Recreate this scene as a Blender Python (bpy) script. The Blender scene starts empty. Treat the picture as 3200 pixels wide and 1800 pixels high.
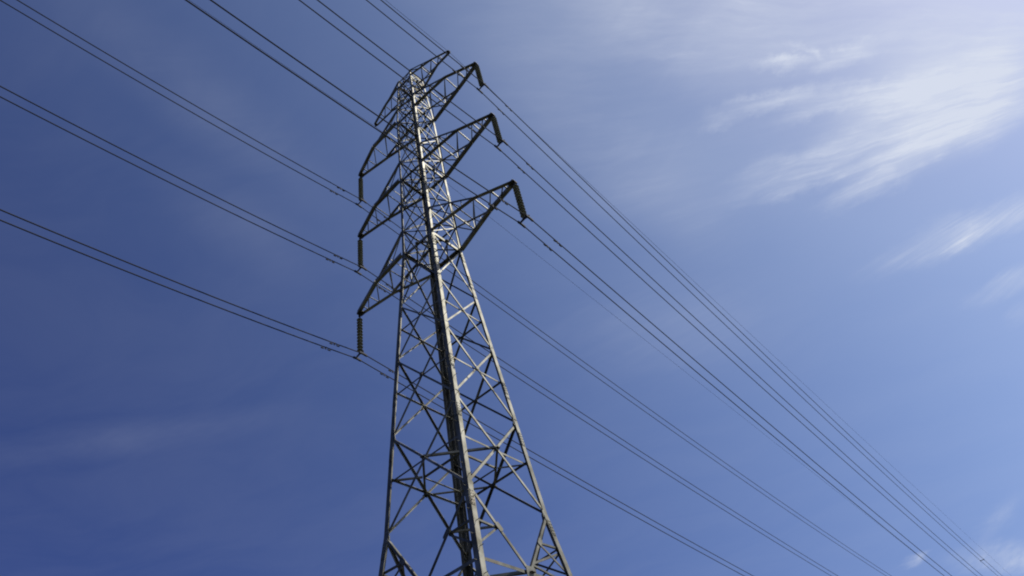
import bpy, bmesh, math, random
from mathutils import Vector, Matrix
random.seed(7)
scene = bpy.context.scene
COL = scene.collection
S = 0.45            # metres per survey unit used for the tower dimensions
H0 = 1.6            # eye height of the photographer

# ------------------------------------------------------------------ camera
cam_d = bpy.data.cameras.new("camera")
cam = bpy.data.objects.new("camera", cam_d)
COL.objects.link(cam)
cam_d.sensor_width = 36.0
cam_d.lens = 36.0 * 2169.227 / 3200.0
cam_d.clip_start = 0.1
cam_d.clip_end = 20000
R_ = Vector((0.72995245, 0.66337592, -0.16462627))
U_ = Vector((0.56664829, -0.45266036, 0.68848262))
F_ = Vector((-0.382203, 0.59584477, 0.70632137))
rot = Matrix((R_, U_, -F_)).transposed()
cam.matrix_world = Matrix.Translation((28.7141 * S, -32.6054 * S, H0)) @ rot.to_4x4()
scene.camera = cam

# ------------------------------------------------------------------ sun and sky
SUN_AZ, SUN_EL = math.radians(52), math.radians(50)      # azimuth from +Y towards +X
sd = Vector((math.sin(SUN_AZ) * math.cos(SUN_EL), math.cos(SUN_AZ) * math.cos(SUN_EL), math.sin(SUN_EL)))
sl = bpy.data.lights.new("sun", 'SUN')
sl.energy = 3.8
sl.angle = math.radians(0.5)
sl.color = (1.0, 0.95, 0.87)
sun = bpy.data.objects.new("sun", sl)
COL.objects.link(sun)
sun.rotation_euler = sd.to_track_quat('Z', 'Y').to_euler()
sun.location = (0, 0, 60)

world = bpy.data.worlds.new("World")
scene.world = world
world.use_nodes = True
nt = world.node_tree
for n in list(nt.nodes):
    nt.nodes.remove(n)
def N(t, **kw):
    n = nt.nodes.new(t)
    for k, v in kw.items():
        setattr(n, k, v)
    return n
def L(a, b):
    nt.links.new(a, b)
def M(op, a, b=None, c=None, clamp=False):
    n = N('ShaderNodeMath', operation=op)
    n.use_clamp = clamp
    for i, v in enumerate((a, b, c)):
        if v is None:
            continue
        if isinstance(v, (int, float)):
            n.inputs[i].default_value = v
        else:
            L(v, n.inputs[i])
    return n.outputs[0]
def SM(v, lo, hi, a=0.0, b=1.0):
    n = N('ShaderNodeMapRange', interpolation_type='SMOOTHSTEP')
    L(v, n.inputs[0])
    for i, q in enumerate((lo, hi, a, b)):
        n.inputs[i + 1].default_value = q
    return n.outputs[0]
out = N('ShaderNodeOutputWorld')
bg = N('ShaderNodeBackground')
bg.inputs['Strength'].default_value = 0.1
sky = N('ShaderNodeTexSky', sky_type='NISHITA')
sky.sun_disc = False
sky.sun_elevation = SUN_EL
sky.sun_rotation = SUN_AZ
sky.altitude = 300
sky.air_density = 1.0
sky.dust_density = 1.2
sky.ozone_density = 2.0
tc = N('ShaderNodeTexCoord')
L(tc.outputs['Generated'], sky.inputs[0]) if sky.inputs else None
# forward glow of the thin high haze: brighter and whiter towards the sun, deep blue away from it
dotn = N('ShaderNodeVectorMath', operation='DOT_PRODUCT')
L(tc.outputs['Generated'], dotn.inputs[0])
dotn.inputs[1].default_value = sd
glow = N('ShaderNodeCombineXYZ')
for i, (ka, kk) in enumerate(((0.335, 1.74), (0.380, 1.54), (0.720, 0.80))):
    L(M('MULTIPLY', M('EXPONENT', M('MULTIPLY', M('MINIMUM', dotn.outputs['Value'], 0.80), kk)), ka), glow.inputs[i])
tint = N('ShaderNodeMix', data_type='RGBA', blend_type='MULTIPLY')
tint.inputs[0].default_value = 1.0
L(sky.outputs[0], tint.inputs[6])
L(glow.outputs[0], tint.inputs[7])
# cirrus: a layer high above, in the plane coordinates (x/z, y/z) of the view direction
sep = N('ShaderNodeSeparateXYZ')
L(tc.outputs['Generated'], sep.inputs[0])
zz = M('MAXIMUM', sep.outputs[2], 0.04)
u = M('DIVIDE', sep.outputs[0], zz)
v = M('DIVIDE', sep.outputs[1], zz)
A_ = math.radians(24)
ca, sa = math.cos(A_), math.sin(A_)
a_ = M('ADD', M('MULTIPLY', u, ca), M('MULTIPLY', v, sa))       # along the streaks
b_ = M('SUBTRACT', M('MULTIPLY', v, ca), M('MULTIPLY', u, sa))  # across them
comb = N('ShaderNodeCombineXYZ')
L(u, comb.inputs[0]); L(v, comb.inputs[1])
warp = N('ShaderNodeTexNoise')
warp.inputs['Scale'].default_value = 2.2
warp.inputs['Detail'].default_value = 2
L(comb.outputs[0], warp.inputs['Vector'])
wv = M('SUBTRACT', warp.outputs[0], 0.5)
def fibre(sx, sy, wamt, detail, seed):
    c = N('ShaderNodeCombineXYZ')
    L(M('MULTIPLY', a_, sx), c.inputs[0])
    L(M('MULTIPLY', M('ADD', b_, M('MULTIPLY', wv, wamt)), sy), c.inputs[1])
    c.inputs[2].default_value = seed
    n = N('ShaderNodeTexNoise')
    n.inputs['Scale'].default_value = 1.0
    n.inputs['Detail'].default_value = detail
    n.inputs['Roughness'].default_value = 0.6
    L(c.outputs[0], n.inputs['Vector'])
    return n.outputs[0]
def blob(uu, vv, cu, cv, ra, rb, ang, amp):
    q = math.radians(ang)
    du = M('SUBTRACT', uu, cu)
    dv = M('SUBTRACT', vv, cv)
    aa = M('MULTIPLY_ADD', du, math.cos(q) / ra, M('MULTIPLY', dv, math.sin(q) / ra))
    bb = M('MULTIPLY_ADD', dv, math.cos(q) / rb, M('MULTIPLY', du, -math.sin(q) / rb))
    r = M('SQRT', M('MULTIPLY_ADD', aa, aa, M('MULTIPLY', bb, bb)))
    return SM(r, 0.0, 1.0, amp, 0.0)
# coordinates stirred by turbulence, so the edges of the wisps curl and fray
def stir(scale, amt, seed):
    c = N('ShaderNodeCombineXYZ')
    L(u, c.inputs[0]); L(v, c.inputs[1]); c.inputs[2].default_value = seed
    n = N('ShaderNodeTexNoise')
    n.inputs['Scale'].default_value = scale
    n.inputs['Detail'].default_value = 5
    n.inputs['Roughness'].default_value = 0.62
    L(c.outputs[0], n.inputs['Vector'])
    return M('MULTIPLY', M('SUBTRACT', n.outputs[0], 0.5), amt)
us = M('ADD', u, stir(10.0, 0.11, 1.0))
vs = M('ADD', v, stir(10.0, 0.10, 5.0))
# fibres fan out from a point on the cloud layer
OU, OV = 0.83, 1.47
du_ = M('SUBTRACT', M('ADD', u, stir(5.0, 0.03, 9.0)), OU)
dv_ = M('SUBTRACT', M('ADD', v, stir(5.0, 0.05, 12.0)), OV)
th = M('ARCTAN2', dv_, du_)
rr = M('SQRT', M('ADD', M('MULTIPLY', du_, du_), M('MULTIPLY', dv_, dv_)))
# keep the wrap-around of the angle behind the fan
th = M('ABSOLUTE', th)
def fan(ft, fr, detail, seed):
    c = N('ShaderNodeCombineXYZ')
    L(M('MULTIPLY', th, ft), c.inputs[0]); L(M('MULTIPLY', rr, fr), c.inputs[1]); c.inputs[2].default_value = seed
    n = N('ShaderNodeTexNoise')
    n.inputs['Scale'].default_value = 1.0
    n.inputs['Detail'].default_value = detail
    n.inputs['Roughness'].default_value = 0.62
    L(c.outputs[0], n.inputs['Vector'])
    return n.outputs[0]
g1 = SM(fan(22.0, 3.2, 6, 2.0), 0.30, 0.70)
g2 = SM(fan(60.0, 7.0, 5, 7.0), 0.28, 0.74)
tex = M('POWER', M('ADD', M('MULTIPLY', g1, 0.70), M('MULTIPLY', g2, 0.55)), 1.6)
STREAKS = [(0.0927, 0.8134, 0.0693, 0.0246, 54.7914, 0.62),
    (0.1795, 0.8841, 0.1155, 0.0377, 31.5666, 0.52),
    (0.1406, 0.8321, 0.0516, 0.013, 73.4895, 0.25),
    (0.0601, 0.876, 0.1716, 0.0302, 36.4304, 0.42),
    (-0.0308, 0.8443, 0.0548, 0.0205, 33.7948, 0.24),
    (0.1341, 0.9619, 0.1534, 0.0328, 28.7615, 0.40),
    (0.2309, 1.0456, 0.1459, 0.0574, 28.1332, 0.28),
    (0.2565, 1.1931, 0.1532, 0.0897, 25.1174, 0.55),
    (0.3533, 1.2204, 0.123, 0.1188, 19.4329, 0.55),
    (0.2823, 1.0716, 0.0713, 0.0602, 20.2557, 0.4),
    (0.3833, 1.0991, 0.1146, 0.0826, 14.237, 0.42),
    (0.289, 1.1292, 0.29, 0.195, 23.6975, 0.72),
    (0.0396, 1.0467, 0.2203, 0.0651, 23.747, 0.34),
    (0.0848, 1.1234, 0.2108, 0.0399, 25.3906, 0.40),
    (0.12, 1.2059, 0.1613, 0.0567, 17.9041, 0.44),
    (0.1417, 1.1978, 0.0251, 0.0667, -8.1343, 0.18),
    (0.24, 1.53, 0.32, 0.092, 20.2872, 0.42),
    (0.2214, 1.5366, 0.0832, 0.0426, 9.3937, 0.46),
    (0.1893, 1.439, 0.0503, 0.046, 35.7878, 0.08),
    (0.27, 1.82, 0.17, 0.074, 17.9817, 0.22),
    (0.2614, 1.7765, 0.0731, 0.052, 17.8314, 0.14),
    (0.2353, 1.9611, 0.0557, 0.0827, 15.9006, 0.12),
    (-0.2238, 3.956, 0.22, 0.60, -18.0617, 0.42),
    (-0.5274, 3.3945, 0.0703, 0.1136, 38.7017, 0.34),
    (-0.1666, 3.3585, 0.1093, 0.33, 31.0276, 0.12),
    (0.0452, 0.6604, 0.27, 0.15, 57.3216, 0.34),
    (0.2751, 0.846, 0.432, 0.164, 44.5919, 0.3),
    (-0.02, 0.52, 0.42, 0.22, 60.0, 0.16),
    (0.05, 0.95, 0.45, 0.30, 40.0, 0.07),
    (0.3027, 0.9786, 0.3183, 0.1478, 36.6736, 0.14),
    (-1.4075, 0.4988, 0.50, 0.09, 40.347, 0.04),
    (-0.5781, 0.2138, 0.3317, 0.0958, 95.6037, 0.05),
    (-0.1988, 0.7359, 0.498, 0.1486, 87.1215, 0.12),
    (-0.7376, 0.3489, 0.224, 0.1039, 101.1382, 0.035),
    (-0.3813, 1.2494, 0.4652, 0.2499, 57.0974, 0.06)]
thin = None
soft = None
for cu, cv, ra, rb, ang, amp in STREAKS:
    if (rb < 0.13 or cv > 3) and cu > -0.3 or cv > 3:
        w_ = blob(us, vs, cu, cv, ra, rb, ang, amp)
        thin = w_ if thin is None else M('ADD', thin, w_)
    else:
        w_ = blob(u, v, cu, cv, ra, rb, ang, amp)
        soft = w_ if soft is None else M('ADD', soft, w_)
patch = SM(fibre(1.5, 3.0, 0.5, 5, 20.0), 0.25, 0.75)
cl = M('MULTIPLY', thin, M('MULTIPLY_ADD', tex, 0.72, 0.44))
cl = M('ADD', cl, M('MULTIPLY', soft, M('ADD', M('MULTIPLY_ADD', tex, 0.45, 0.34), M('MULTIPLY', patch, 0.7))))
cl = M('ADD', cl, M('MULTIPLY', patch, 0.03))
cl = M('MINIMUM', M('MAXIMUM', cl, 0.0), 0.93)
mixc = N('ShaderNodeMix', data_type='RGBA')
L(cl, mixc.inputs[0])
L(tint.outputs[2], mixc.inputs[6])
mixc.inputs[7].default_value = (6.9, 7.4, 8.6, 1)
L(mixc.outputs[2], bg.inputs['Color'])
L(bg.outputs[0], out.inputs['Surface'])

scene.view_settings.view_transform = 'Standard'
scene.view_settings.look = 'None'
scene.view_settings.exposure = 0.0
scene.view_settings.gamma = 1.0
scene.render.film_transparent = False
scene.cycles.filter_width = 2.0
scene.cycles.max_bounces = 6

# ------------------------------------------------------------------ materials
def mat(name, base, rough, metal=0.0, var=0.0, vscale=3.0, bump=0.0, tintc=None, spec=0.5, rust=None):
    m = bpy.data.materials.new(name)
    m.use_nodes = True
    t = m.node_tree
    p = t.nodes['Principled BSDF']
    p.inputs['Roughness'].default_value = rough
    p.inputs['Metallic'].default_value = metal
    p.inputs['Specular IOR Level'].default_value = spec
    co = t.nodes.new('ShaderNodeTexCoord')
    n = t.nodes.new('ShaderNodeTexNoise')
    n.inputs['Scale'].default_value = vscale
    n.inputs['Detail'].default_value = 6
    t.links.new(co.outputs['Object'], n.inputs['Vector'])
    r = t.nodes.new('ShaderNodeValToRGB')
    r.color_ramp.elements[0].position = 0.32
    r.color_ramp.elements[1].position = 0.68
    lo = [c * (1 - var) for c in base]
    hi = [min(1, c * (1 + var)) for c in base]
    if tintc:
        lo = [a * b for a, b in zip(lo, tintc)]
    r.color_ramp.elements[0].color = (*lo, 1)
    r.color_ramp.elements[1].color = (*hi, 1)
    t.links.new(n.outputs[0], r.inputs[0])
    # every member a little lighter or darker than its neighbour
    oi = t.nodes.new('ShaderNodeObjectInfo')
    mr = t.nodes.new('ShaderNodeMapRange')
    mr.inputs[3].default_value = 1 - var * 0.6
    mr.inputs[4].default_value = 1 + var * 0.6
    t.links.new(oi.outputs['Random'], mr.inputs[0])
    vm = t.nodes.new('ShaderNodeVectorMath'); vm.operation = 'SCALE'
    t.links.new(r.outputs[0], vm.inputs[0])
    t.links.new(mr.outputs[0], vm.inputs['Scale'])
    col_out = vm.outputs[0]
    if rust:
        n2 = t.nodes.new('ShaderNodeTexNoise')
        n2.inputs['Scale'].default_value = 1.3
        n2.inputs['Detail'].default_value = 8
        t.links.new(co.outputs['Object'], n2.inputs['Vector'])
        m2 = t.nodes.new('ShaderNodeMapRange')
        m2.inputs[1].default_value = 0.60
        m2.inputs[2].default_value = 0.72
        m2.inputs[4].default_value = 0.7
        t.links.new(n2.outputs[0], m2.inputs[0])
        mx = t.nodes.new('ShaderNodeMix'); mx.data_type = 'RGBA'
        t.links.new(m2.outputs[0], mx.inputs[0])
        t.links.new(col_out, mx.inputs[6])
        mx.inputs[7].default_value = (*rust, 1)
        col_out = mx.outputs[2]
    t.links.new(col_out, p.inputs['Base Color'])
    if bump:
        b = t.nodes.new('ShaderNodeBump')
        b.inputs['Strength'].default_value = bump
        t.links.new(n.outputs[0], b.inputs['Height'])
        t.links.new(b.outputs[0], p.inputs['Normal'])
    return m
STEEL = mat('galvanised_steel', (0.185, 0.182, 0.152), 0.60, 0.78, 0.40, 2.2, tintc=(1.0, 0.98, 0.88), rust=(0.13, 0.095, 0.06), spec=0.2)
DARKSTEEL = mat('weathered_steel', (0.075, 0.07, 0.055), 0.65, 0.5, 0.3, 4.0, tintc=(1.0, 0.95, 0.85))
PORCELAIN = mat('glazed_porcelain', (0.20, 0.205, 0.16), 0.30, 0.0, 0.2, 5.0)
CAP = mat('insulator_cap_metal', (0.035, 0.035, 0.037), 0.8, 0.0, 0.2, 8.0)
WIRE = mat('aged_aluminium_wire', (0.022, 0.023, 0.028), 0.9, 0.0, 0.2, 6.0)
CONCRETE = mat('footing_concrete', (0.3, 0.29, 0.27), 0.9, 0, 0.2, 4.0, 0.2)
GRASS = mat('dry_grass_ground', (0.030, 0.032, 0.016), 0.95, 0, 0.45, 0.35, 0.3, tintc=(1.1, 0.9, 0.8))

# ------------------------------------------------------------------ helpers
def P(x, y, z):
    return Vector((x * S, y * S, z * S + H0))
def link(name, bm, m, parent=None):
    me = bpy.data.meshes.new(name)
    bmesh.ops.recalc_face_normals(bm, faces=bm.faces)
    bm.to_mesh(me)
    bm.free()
    o = bpy.data.objects.new(name, me)
    me.materials.append(m)
    COL.objects.link(o)
    if parent:
        o.parent = parent
    return o
def tag(o, label, cat, group=None, kind=None):
    if label: o['label'] = label
    if cat: o['category'] = cat
    if group: o['group'] = group
    if kind: o['kind'] = kind
    return o
def empty(name, loc):
    o = bpy.data.objects.new(name, None)
    COL.objects.link(o)
    o.location = loc
    o.empty_display_size = 0.3
    return o
def prism(bm, p0, p1, m, n, poly):
    """extrude a closed 2-D outline (m, n coordinates) from p0 to p1"""
    a = [bm.verts.new(p0 + m * x + n * y) for x, y in poly]
    b = [bm.verts.new(p1 + m * x + n * y) for x, y in poly]
    k = len(poly)
    for i in range(k):
        bm.faces.new((a[i], a[(i + 1) % k], b[(i + 1) % k], b[i]))
    bm.faces.new(a[::-1])
    bm.faces.new(b)
def frame(p0, p1, nrm):
    e = (p1 - p0).normalized()
    n = (nrm - e * nrm.dot(e)).normalized()
    return e, e.cross(n).normalized(), n
def angle(bm, p0, p1, a, nrm, t=None, off=0.0, flip=1, trim=0.0):
    """rolled angle section: wide flange facing nrm (lying in the face plane), second flange pointing along -nrm"""
    t = t or max(0.010, a * 0.11)
    e, m, n = frame(p0, p1, nrm)
    m = m * flip
    if trim:
        p0 = p0 + e * trim; p1 = p1 - e * trim
    h = a / 2
    poly = [(-h, 0), (h, 0), (h, -t), (-h + t, -t), (-h + t, -a), (-h, -a)]
    prism(bm, p0 + n * off, p1 + n * off, m, n, poly)
def plate(bm, c, m, n, w, h, t=0.014, off=0.0):
    """gusset plate centred on c, in the plane of m and n, with cut corners"""
    k = m.cross(n).normalized()
    q = 0.28
    pts = [(-w, -h * (1 - q)), (-w * (1 - q), -h), (w * (1 - q), -h), (w, -h * (1 - q)),
           (w, h * (1 - q)), (w * (1 - q), h), (-w * (1 - q), h), (-w, h * (1 - q))]
    c0 = c + k * (off - t / 2)
    prism(bm, c0, c0 + k * t, m, n, pts)
def tube(bm, pts, r, seg=8, cap=True):
    rings = []
    for i, p in enumerate(pts):
        d = (pts[min(i + 1, len(pts) - 1)] - pts[max(i - 1, 0)]).normalized()
        x = d.cross(Vector((0, 0, 1)))
        if x.length < 1e-3: x = Vector((1, 0, 0))
        x.normalize()
        y = x.cross(d)
        rings.append([bm.verts.new(p + (x * math.cos(k * 2 * math.pi / seg) + y * math.sin(k * 2 * math.pi / seg)) * r) for k in range(seg)])
    for a, b in zip(rings, rings[1:]):
        for k in range(seg):
            bm.faces.new((a[k], a[(k + 1) % seg], b[(k + 1) % seg], b[k]))
    if cap:
        bm.faces.new(rings[0][::-1]); bm.faces.new(rings[-1])
def lathe(bm, prof, seg=20, c=Vector((0, 0, 0))):
    rings = []
    for r, z in prof:
        rings.append([bm.verts.new(c + Vector((r * math.cos(k * 2 * math.pi / seg), r * math.sin(k * 2 * math.pi / seg), z))) for k in range(seg)])
    for a, b in zip(rings, rings[1:]):
        for k in range(seg):
            bm.faces.new((a[k], a[(k + 1) % seg], b[(k + 1) % seg], b[k]))
    bm.faces.new(rings[0][::-1]); bm.faces.new(rings[-1])

# ------------------------------------------------------------------ ground
bm = bmesh.new()
rad = [0, 30, 80, 200, 600, 1800, 6000]
seg = 48
prev = None
for r in rad:
    if r == 0:
        ring = [bm.verts.new((0, 0, 0))]
    else:
        ring = []
        for k in range(seg):
            a = 2 * math.pi * k / seg
            x, y = r * math.cos(a), r * math.sin(a)
            ring.append(bm.verts.new((x, y, 0.0 if r < 100 else 0.6 * math.sin(x * .011) * math.cos(y * .013) - 0.6)))
    if prev:
        for k in range(seg):
            if len(prev) == 1:
                bm.faces.new((prev[0], ring[k], ring[(k + 1) % seg]))
            else:
                bm.faces.new((prev[k], ring[k], ring[(k + 1) % seg], prev[(k + 1) % seg]))
    prev = ring
link('ground', bm, GRASS)['kind'] = 'structure'

# ------------------------------------------------------------------ lattice tower
Z1, Z2, Z3, Z4 = 49.854, 61.882, 73.664, 82.204
ZA, ZB, ZC, ZD, ZE = 43.15, 37.05, 29.72, 22.15, 17.1
ZG = -H0 / S
W1 = 2.0
RY = 0.982
LEG = [(Z4 + 1.7, 1.12), (Z4, 1.23), (Z3, 1.597), (Z2, 1.74), (Z1, 2.0), (ZD, 2.0 + 0.0682 * (Z1 - ZD))]
LEG.append((ZG, LEG[-1][1] + 0.124 * (ZD - ZG)))
def hw(z):
    for (za, wa), (zb, wb) in zip(LEG, LEG[1:]):
        if z >= zb - 1e-6:
            return wa + (wb - wa) * (za - z) / (za - zb)
    return LEG[-1][1]
def C(k, z, inset=0.0):
    sx, sy = k
    w = hw(z) - inset
    return P(sx * w, sy * w * RY, z)
CN, CR, CL, CF = (1, -1), (1, 1), (-1, -1), (-1, 1)
CORN = (CN, CR, CF, CL)
FACES = [(CN, CR, Vector((1, 0, 0))), (CR, CF, Vector((0, 1, 0))), (CF, CL, Vector((-1, 0, 0))), (CL, CN, Vector((0, -1, 0)))]

tower = empty('lattice_tower', (0, 0, 0))
tag(tower, 'tall grey galvanised lattice pylon with three pairs of pointed crossarms and a shorter top pair', 'pylon')

# four legs: heavy angles whose flanges lie in the two faces that meet there
for k in CORN:
    bm = bmesh.new()
    zs = [Z4 + 1.7, Z4, Z3, Z2, Z1, ZD, ZG + 0.3]
    for i, (za, zb) in enumerate(zip(zs, zs[1:])):
        a = [0.085, 0.095, 0.11, 0.13, 0.165, 0.185][i]
        t = a * 0.12
        p0, p1 = C(k, za), C(k, zb)
        mx, my = Vector((-k[0], 0, 0)), Vector((0, -k[1], 0))
        prism(bm, p0, p1, mx, my, [(0, 0), (a, 0), (a, t), (t, t), (t, a), (0, a)])
    # splice plates on the outer faces
    for z in (Z1 - 1.2, 33.0, ZC - 1.5, ZD - 1.0, 45.5, 58.0, 69.0):
        c = C(k, z)
        d = (C(k, z + 1) - C(k, z - 1)).normalized()
        for (mm, kk) in ((Vector((-k[0], 0, 0)), Vector((0, k[1], 0))), (Vector((0, -k[1], 0)), Vector((k[0], 0, 0)))):
            w = 0.05 if z > Z1 else 0.07
            c0 = c + mm * (w + 0.012) + kk * 0.002
            prism(bm, c0 - d * 0.26, c0 + d * 0.26, mm, kk, [(-w, 0), (w, 0), (w, 0.012), (-w, 0.012)])
            for q in range(5):
                for s in (-1, 1):
                    b0 = c0 + d * (-0.21 + q * 0.105) + mm * (s * w * 0.5) + kk * 0.0121
                    prism(bm, b0 - d * 0.012, b0 + d * 0.012, mm, kk, [(-.012, 0), (.012, 0), (.012, .014), (-.012, .014)])
    leg = link('leg', bm, STEEL, tower)
    if k == CN:
        z = ZG + 6
        i = 0
        while z < Z4:
            bm = bmesh.new()
            c = C(k, z)
            if i % 2 == 0:
                p = c + Vector((0.0, 0.07 if z < Z1 else 0.05, 0))
                tube(bm, [p, p + Vector((0.13, 0, 0)), p + Vector((0.13, 0, 0.02))], 0.009, 6)
            else:
                p = c + Vector((-0.07 if z < Z1 else -0.05, 0, 0))
                tube(bm, [p, p + Vector((0, -0.13, 0)), p + Vector((0, -0.13, 0.02))], 0.009, 6)
            link('step_bolt', bm, STEEL, leg)
            z += 0.85
            i += 1
    # footing
    bm = bmesh.new()
    c = C(k, ZG)
    lathe(bm, [(0.38, -0.4), (0.38, 0.10), (0.34, 0.14), (0.30, 0.30), (0.0001, 0.305)], 20, Vector((c.x, c.y, 0)))
    link('footing', bm, CONCRETE, tower)

def xmid(zt, zb):
    wt, wb = hw(zt), hw(zb)
    return zt - (zt - zb) * wt / (wt + wb)

def xpanel(zt, zb, a):
    for fi, (k0, k1, nrm) in enumerate(FACES):
        bm = bmesh.new()
        A, B, Cc, D = C(k0, zt), C(k1, zb), C(k1, zt), C(k0, zb)
        angle(bm, A, B, a, nrm, off=-0.020, trim=0.05)
        angle(bm, Cc, D, a, nrm, off=-0.020 - a * 0.11 - a * 0.5, flip=-1, trim=0.05)
        # gusset at the crossing and at the corners
        zc = xmid(zt, zb)
        mid = (C(k0, zc) + C(k1, zc)) / 2
        u_ = (C(k1, zc) - C(k0, zc)).normalized()
        v_ = nrm.cross(u_).normalized()
        plate(bm, mid, u_, v_, a * 0.95, a * 0.95, off=-0.012 if (u_.cross(v_)).dot(nrm) > 0 else 0.012)
        for kc, z, s in ((k0, zt, 1), (k1, zt, -1), (k0, zb, 1), (k1, zb, -1)):
            plate(bm, C(kc, z) + u_ * s * a * 1.5, u_, v_, a * 1.3, a * 1.7, off=-0.013 if (u_.cross(v_)).dot(nrm) > 0 else 0.013)
        link('cross_brace', bm, STEEL, tower)
def ring(z, a, off=-0.045):
    for k0, k1, nrm in FACES:
        bm = bmesh.new()
        angle(bm, C(k0, z), C(k1, z), a, nrm, off=off, trim=0.04)
        link('horizontal_brace', bm, STEEL, tower)
UP = Vector((0, 0, 1))
def diamond(z, a, full=False):
    mids = [(C(k0, z) + C(k1, z)) / 2 for k0, k1, n in FACES]
    bm = bmesh.new()
    for i in range(4):
        angle(bm, mids[i], mids[(i + 1) % 4], a, -UP, off=0.01, trim=0.05)
    if full:
        corners = [C(f[1], z) for f in FACES]
        m2 = [(mids[i] + mids[(i + 1) % 4]) / 2 for i in range(4)]
        for i in range(4):
            angle(bm, corners[i], m2[i], a * .8, -UP, off=0.03, trim=0.05)
            angle(bm, m2[i], m2[(i + 1) % 4], a * .8, -UP, off=0.045, trim=0.02)
    for m_ in mids:
        plate(bm, m_, Vector((1, 0, 0)), Vector((0, 1, 0)), a * 1.1, a * 1.1, off=-0.004)
    link('diaphragm', bm, STEEL, tower)

# body below the crossarms
xpanel(Z1, ZA, 0.06)
xpanel(ZA, ZB, 0.064)
xpanel(ZB, ZC, 0.070)
xpanel(ZC, ZD, 0.076)
ring(Z1, 0.13)
for zt, zb in ((ZA, ZB), (ZB, ZC)):
    ring(xmid(zt, zb), 0.055, off=-0.10)
zm = xmid(ZC, ZD)
ring(zm, 0.058, off=-0.12)
diamond(zm, 0.07, True)
diamond(Z1, 0.06)

# K panel under the waist: diagonals running down to the middle of each face, with sub-bracing
ring(ZE, 0.09)
diamond(ZE, 0.085, True)
for k0, k1, nrm in FACES:
    bm = bmesh.new()
    mid = (C(k0, ZE) + C(k1, ZE)) / 2
    for ka, fl in ((k0, 1), (k1, -1)):
        top = C(ka, ZD)
        angle(bm, top, mid, 0.085, nrm, off=-0.02, flip=fl, trim=0.05)
        h = top.lerp(mid, 0.5)
        zs = lambda f: C(ka, ZD + (ZE - ZD) * f)
        angle(bm, h, zs(0.48), 0.055, nrm, off=-0.05, flip=fl, trim=0.03)
        angle(bm, h, zs(0.86), 0.06, nrm, off=-0.06, flip=-fl, trim=0.03)
        if ka in (CR, CL):
            q = top.lerp(mid, 0.85)
            angle(bm, q, zs(0.53), 0.06, nrm, off=-0.075, flip=fl, trim=0.03)
            angle(bm, q, zs(0.98), 0.05, nrm, off=-0.09, flip=fl, trim=0.03)
        plate(bm, h, (mid - top).normalized(), nrm.cross((mid - top).normalized()), 0.14, 0.08, off=0.0)
    u_ = (C(k1, ZE) - C(k0, ZE)).normalized()
    plate(bm, mid, u_, nrm.cross(u_), 0.2, 0.16)
    link('waist_brace', bm, STEEL, tower)
# assumed ladder, added inside the far leg to make its strip look dark
bm = bmesh.new()
def inn(z, dx, dy):
    c = C(CF, z)
    return c + Vector((dx, -dy, 0))
for (dx, dy) in ((0.10, 0.26), (0.30, 0.10)):
    for za, zb in ((Z1 - 1, ZD), (ZD, ZG + 5)):
        tdir = (inn(za, dx, dy) - inn(zb, dx, dy)).normalized()
        mdir = Vector((0.2, 0.16, 0)).normalized()
        ndir = tdir.cross(mdir).normalized()
        prism(bm, inn(zb, dx, dy), inn(za, dx, dy), mdir, ndir, [(-.045, -.012), (.045, -.012), (.045, .012), (-.045, .012)])
z = ZG + 5.2
while z < Z1 - 1:
    tube(bm, [inn(z, 0.10, 0.26), inn(z, 0.30, 0.10)], 0.012, 6)
    z += 0.7
link('added_dark_ladder', bm, DARKSTEEL, tower)
# hip ties inside the panel
for i, (k0, k1, nrm) in enumerate(FACES):
    bm = bmesh.new()
    k2 = FACES[(i + 1) % 4][1]
    h0 = C(k1, ZD).lerp((C(k0, ZE) + C(k1, ZE)) / 2, 0.5)
    h1 = C(k1, ZD).lerp((C(k1, ZE) + C(k2, ZE)) / 2, 0.5)
    angle(bm, h0, h1, 0.055, -UP, trim=0.04)
    link('hip_brace', bm, STEEL, tower)
# leg panels down to the footings
for k0, k1, nrm in FACES:
    bm = bmesh.new()
    mid = (C(k0, ZE) + C(k1, ZE)) / 2
    for ka, fl in ((k0, 1), (k1, -1)):
        foot = C(ka, ZG + 1.2)
        angle(bm, mid, foot, 0.105, nrm, off=-0.02, flip=fl, trim=0.05)
        for f in (0.25, 0.5, 0.75):
            q = mid.lerp(foot, f)
            angle(bm, q, C(ka, ZE + (ZG + 1.2 - ZE) * f), 0.06, nrm, off=-0.05, flip=fl, trim=0.03)
            angle(bm, q, C(ka, ZE + (ZG + 1.2 - ZE) * (f - 0.25)), 0.055, nrm, off=-0.06, flip=-fl, trim=0.03)
    link('leg_brace', bm, STEEL, tower)

# body through the crossarms
UPH = 3.55
segs = [(Z1 + UPH, Z1), (57.6, Z1 + UPH), (Z2, 57.6), (Z2 + 3.4, Z2), (69.5, Z2 + 3.4), (Z3, 69.5),
        (Z3 + 3.1, Z3), (79.5, Z3 + 3.1), (Z4, 79.5), (Z4 + 1.6, Z4)]
for zt, zb in segs:
    xpanel(zt, zb, 0.045 if zb < Z3 else 0.038)
for z in (Z1 + UPH, Z2 + 3.4, Z3 + 3.1):
    ring(z, 0.062)
for z in (Z2, Z3, Z4):
    ring(z, 0.11)
    diamond(z, 0.05)
ring(Z4 + 1.6, 0.06)
for z in (57.6, 69.5, 79.5):
    ring(z, 0.05)

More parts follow.
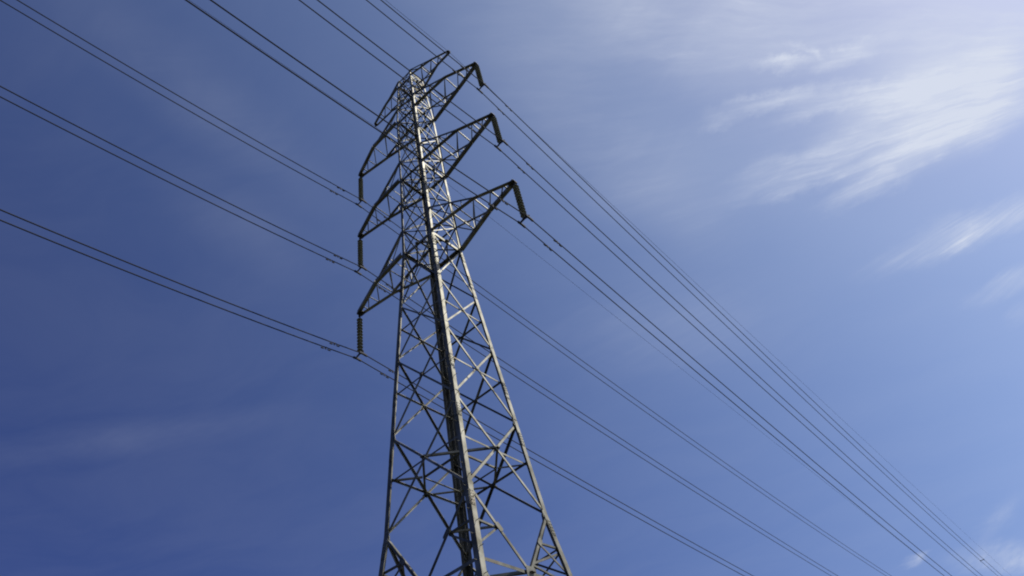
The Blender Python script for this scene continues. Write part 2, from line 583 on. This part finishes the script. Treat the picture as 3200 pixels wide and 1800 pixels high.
# ------------------------------------------------------------------ crossarms
ARMS = [(Z1, 10.56, 0.12, UPH, 1.0), (Z2, 10.30, 0.04, 3.4, 0.95), (Z3, 10.02, -0.10, 3.1, 0.9), (Z4, 6.88, -0.55, 1.6, 0.62)]
def crossarm(idx, sgn):
    z, Lx, dz, uh, sc = ARMS[idx]
    w = hw(z); wu = hw(z + uh)
    def Q(x, y, zz):
        return P(sgn * x, sgn * y, zz)      # the left arm is the right arm turned half round
    main = idx < 3
    f = (Lx - w) / 8.56
    X1, XK, X2 = w + 2.4 * f, w + 4.7 * f, w + 6.4 * f
    yk, zk = (1.12, z + 0.72) if main else (0.55, z + 0.35)
    tipz = z + dz
    ty = 0.14
    def bot(x):
        if x <= XK:
            t = (x - w) / (XK - w)
            return (w * RY + (yk - w * RY) * t, z + (zk - z) * t)
        t = (x - XK) / (Lx - XK)
        return (yk + (ty - yk) * t, zk + (tipz - zk) * t)
    def top(x):
        t = (x - wu) / (XK - wu)
        return (wu * RY + (yk - wu * RY) * t, z + uh + (zk + 0.12 - z - uh) * t)
    a = 0.15 * (1 if main else 0.68)
    b = 0.05
    bm = bmesh.new()
    NRM = -UP
    for sy in (-1, 1):
        pts = []
        for x in (w, XK, Lx):
            yy, z_ = bot(x)
            pts.append(Q(x, sy * yy, z_))
        for p, q in zip(pts, pts[1:]):
            angle(bm, p, q, a, NRM, flip=sy * sgn)
    arm = link('crossarm', bm, DARKSTEEL if False else STEEL, tower)
    bm = bmesh.new()
    for sy in (-1, 1):
        yy, z_ = top(wu); y2, z2_ = top(XK)
        angle(bm, Q(wu, sy * yy, z_), Q(XK, sy * y2, z2_), a * 0.62, Vector((0, sy * sgn, 0)), off=0.01)
    link('top_chord', bm, STEEL, arm)
    bm = bmesh.new()
    xs = [w, X1, XK, X2]
    B = lambda x, sy: Q(x, sy * bot(x)[0], bot(x)[1])
    T = lambda x, sy: Q(x, sy * top(x)[0], top(x)[1])
    for x in (X1, XK, X2) + ((Lx - 0.9,) if main else ()):
        angle(bm, B(x, -1), B(x, 1), b, NRM, off=-0.012)
    xs2 = [w, X1, XK, X2] + ([Lx - 0.9] if main else [])
    for x0, x1 in zip(xs2, xs2[1:]):
        angle(bm, B(x0, 1), B(x1, -1), b * 0.85, NRM, off=-0.03)
    # side faces and top face
    xt = (wu + XK) / 2
    xq = w + (XK - w) * 0.72
    for sy in (-1, 1):
        sn = Vector((0, sy * sgn, 0))
        angle(bm, B(X1, sy), T(X1, sy), b * 0.8, sn, off=-0.02)
        angle(bm, B(X1, sy), Q(wu, sy * wu * RY, z + uh), b * 0.8, sn, off=-0.03)
        angle(bm, T(X1, sy), B(xq, sy), b * 0.7, sn, off=-0.03)
        angle(bm, B(xq, sy), T(xq, sy), b * 0.7, sn, off=-0.02)
    angle(bm, T(X1, -1), T(X1, 1), b * 0.8, UP, off=-0.02)
    angle(bm, Q(wu, wu * RY, z + uh), T(X1, -1), b * 0.8, UP, off=-0.03)
    angle(bm, T(X1, 1), T(XK, -1), b * 0.7, UP, off=-0.03)
    link('lacing', bm, STEEL, arm)
    # tip
    bm = bmesh.new()
    tp = Q(Lx, 0, tipz)
    ex, ey = Vector((sgn, 0, 0)), Vector((0, 1, 0))
    r = 0.16 if main else 0.09
    plate(bm, tp - ex * r * 0.4, ex, ey, r, r * 0.95, t=0.02, off=0)
    prism(bm, tp + ex * 0.03 - ey * 0.011, tp + ex * 0.03 + ey * 0.011, ex, UP, [(-r * 1.2, -0.02), (r * 0.5, -0.02), (r * 0.5, -0.10), (r * .2, -0.16), (-r * 0.3, -0.16), (-r * 1.2, -0.07)])
    tube(bm, [tp + ex * 0.03 - ey * 0.04 + UP * -0.13, tp + ex * 0.03 + ey * 0.04 + UP * -0.13], 0.014, 8)
    for s in (-1, 1):
        prism(bm, tp - ex * r + ey * s * r * .75, tp + ex * r * 0.4 + ey * s * r * .75, ey, UP, [(-.01, -.03), (.01, -.03), (.01, .07), (-.01, .07)])
    link('tip_plate', bm, DARKSTEEL, arm)
    if idx == 0 and sgn == 1:
        # small dark plate fixed to the rear lacing, as seen under the lowest right arm
        bm = bmesh.new()
        c = T(w + (XK - w) * 0.30, 1)
        e = Vector((0.25, 1, 0)).normalized()
        prism(bm, c - e * 0.17, c + e * 0.17, UP, e.cross(UP), [(-0.035, 0.02), (0.0, 0.02), (0.05, 0.03), (0.05, 0.05), (0.0, 0.045), (-0.035, 0.045)])
        link('bracket', bm, DARKSTEEL, arm)
    return tp
TIPS = {}
for i in range(4):
    for sgn in (1, -1):
        TIPS[(i, sgn)] = crossarm(i, sgn)

# ------------------------------------------------------------------ insulator strings
INS = 5.266 * S
def insulator_parts():
    root = empty('insulator_string', (0, 0, 0))
    bm = bmesh.new()
    tube(bm, [Vector((0, 0, -0.10)), Vector((0, 0, -0.26))], 0.018, 8)
    for s in (-1, 1):
        prism(bm, Vector((0, s * .03 - .006, 0)), Vector((0, s * .03 + .006, 0)), Vector((1, 0, 0)), UP, [(-.03, -.20), (.03, -.20), (.03, -.09), (-.03, -.09)])
    link('shackle', bm, CAP, root)
    n = 11
    z0, z1 = -0.27, -INS + 0.10
    st = (z0 - z1) / n
    bm = bmesh.new()
    lathe(bm, [(0.02, 0), (0.038, -0.004), (0.042, -0.035), (0.046, -0.042), (0.122, -0.07), (0.134, -0.084), (0.130, -0.094),
               (0.10, -0.08), (0.095, -0.095), (0.08, -0.08), (0.075, -0.095), (0.05, -0.085), (0.022, -0.088), (0.020, -st)], 24)
    first = link('disc', bm, PORCELAIN, root)
    first.location = (0, 0, z0)
    for k in range(1, n):
        c = first.copy(); COL.objects.link(c); c.parent = root
        c.location = (0, 0, z0 - k * st)
    bm = bmesh.new()   # yoke plate carrying the two clamps
    hsx = 0.4385 * S
    prism(bm, Vector((0, -0.009, -INS)), Vector((0, 0.009, -INS)), Vector((1, 0, 0)), UP,
          [(-hsx - .04, 0.02), (-hsx - .04, -0.05), (-hsx + .03, -0.06), (0, -0.03), (hsx - .03, -0.06), (hsx + .04, -0.05), (hsx + .04, 0.02), (0.05, 0.11), (-0.05, 0.11)])
    link('yoke_plate', bm, CAP, root)
    for s in (-1, 1):
        bm = bmesh.new()
        c = Vector((s * hsx, 0, -INS - 0.13))
        pts = [c + Vector((0, y, -abs(y) * 0.10 + 0.004)) for y in (-.20, -.12, 0, .12, .20)]
        for p, q in zip(pts, pts[1:]):
            prism(bm, p, q, Vector((1, 0, 0)), UP, [(-.035, -.045), (.035, -.045), (.042, 0), (.03, .045), (-.03, .045), (-.042, 0)])
        prism(bm, c + Vector((0, -.03, .03)), c + Vector((0, .03, .03)), Vector((1, 0, 0)), UP, [(-.02, 0), (.02, 0), (.015, .12), (-.015, .12)])
        link('clamp', bm, CAP, root)
    return root
proto = insulator_parts()
where = ['lowest', 'middle', 'upper']
for i in range(3):
    for sgn in (1, -1):
        if i == 0 and sgn == 1:
            o = proto
        else:
            o = proto.copy(); COL.objects.link(o)
            for ch in list(proto.children):
                c = ch.copy(); COL.objects.link(c); c.parent = o
        o.location = TIPS[(i, sgn)] + Vector((sgn * 0.03, 0, 0))
        side = 'right' if sgn == 1 else 'left'
        tag(o, f'dark ribbed insulator string hanging from the {where[i]} long crossarm on the {side} of the pylon', 'insulator', 'insulator strings under the crossarms')

# ------------------------------------------------------------------ conductors
HS = 0.4385
AXN, SN, QN = 0.02411, -0.120974, 0.00121956
AXF, SF, QF = -0.009855, -0.0768625, 0.00020326
def wire_pt(x0, z0, y, near=(AXN, SN, QN), far=(AXF, SF, QF)):
    ax, s, q = near if y < 0 else far
    return P(x0 + ax * y, y, z0 + s * abs(y) + q * y * y)
def samples(yn, yf):
    ys = [-yn * (k / 40) for k in range(40, 0, -1)] + [yf * (k / 110) ** 1.4 for k in range(0, 111)]
    return ys
def damper(bm_c, parent, x0, z0, y, near, far):
    d = (wire_pt(x0, z0, y + .3, near, far) - wire_pt(x0, z0, y - .3, near, far)).normalized()
    c = wire_pt(x0, z0, y, near, far)
    bm = bmesh.new()
    X = Vector((1, 0, 0))
    n = X.cross(d).normalized()
    prism(bm, c - d * .02, c + d * .02, X, UP, [(-.018, -.10), (.018, -.10), (.026, .022), (-.026, .022)])
    lo = c - UP * 0.085
    tube(bm, [lo - d * 0.20, lo, lo + d * 0.20], 0.007, 6)
    for s in (-1, 1):
        e0, e1 = lo + d * s * 0.11, lo + d * s * 0.23
        pts = [e0, e0.lerp(e1, .25), e1]
        tube(bm, pts, 0.03, 10)
    link('vibration_damper', bm, CAP, parent)
pos = {(1, 1): 'outer', (1, -1): 'inner', (-1, -1): 'outer', (-1, 1): 'inner'}
for i in range(3):
    for sgn in (1, -1):
        z, Lx, dz, uh, sc = ARMS[i]
        for hsg in (1, -1):
            x0 = sgn * Lx + hsg * HS + 0.0667 * sgn
            z0 = z + dz - 5.266 - 0.29
            bm = bmesh.new()
            tube(bm, [wire_pt(x0, z0, y) for y in samples(99, 378)], 0.0225, 8)
            o = link('conductor_wire', bm, WIRE)
            side = 'right' if sgn == 1 else 'left'
            tag(o, f'{pos[(sgn, hsg)]} cable of the twin pair clamped under the {where[i]} {side} insulator string', 'power line', 'twin conductor cables')
            for y in (-3.4, 3.5):
                damper(None, o, x0, z0, y + 0.15 * hsg, (AXN, SN, QN), (AXF, SF, QF))
for sgn, nr, fr in ((1, (AXN, -.12, .0012), (AXF, -.012, .00004)), (-1, (AXN, -.09, .0009), (AXF, -.030, .00001))):
    z, Lx, dz, uh, sc = ARMS[3]
    z0 = z + dz - 0.34
    bm = bmesh.new()
    tube(bm, [wire_pt(sgn * (Lx + .07), z0, y, nr, fr) for y in samples(99, 378)], 0.009, 6)
    o = link('earth_wire', bm, WIRE)
    side = 'right' if sgn == 1 else 'left'
    tag(o, f'thin single wire strung from the short top crossarm tip on the {side}', 'power line', 'earth wires along the tower tops')
# spacer between the two cables of the upper right pair, far down the span
x0 = ARMS[2][1] + 0.0667
z0 = Z3 - 0.10 - 5.266 - 0.29
pa, pb = wire_pt(x0 - HS, z0, 196), wire_pt(x0 + HS, z0, 196)
bm = bmesh.new()
e = (pb - pa).normalized()
prism(bm, pa, pb, Vector((0, 1, 0)), UP, [(-.03, -.025), (.03, -.025), (.03, .025), (-.03, .025)])
for p in (pa, pb):
    prism(bm, p - Vector((0, .09, 0)), p + Vector((0, .09, 0)), e, UP, [(-.05, -.045), (.05, -.045), (.06, 0), (.05, .045), (-.05, .045), (-.06, 0)])
o = link('conductor_spacer', bm, CAP)
tag(o, 'small dark spacer bar bridging the two cables far down the upper right pair', 'spacer')
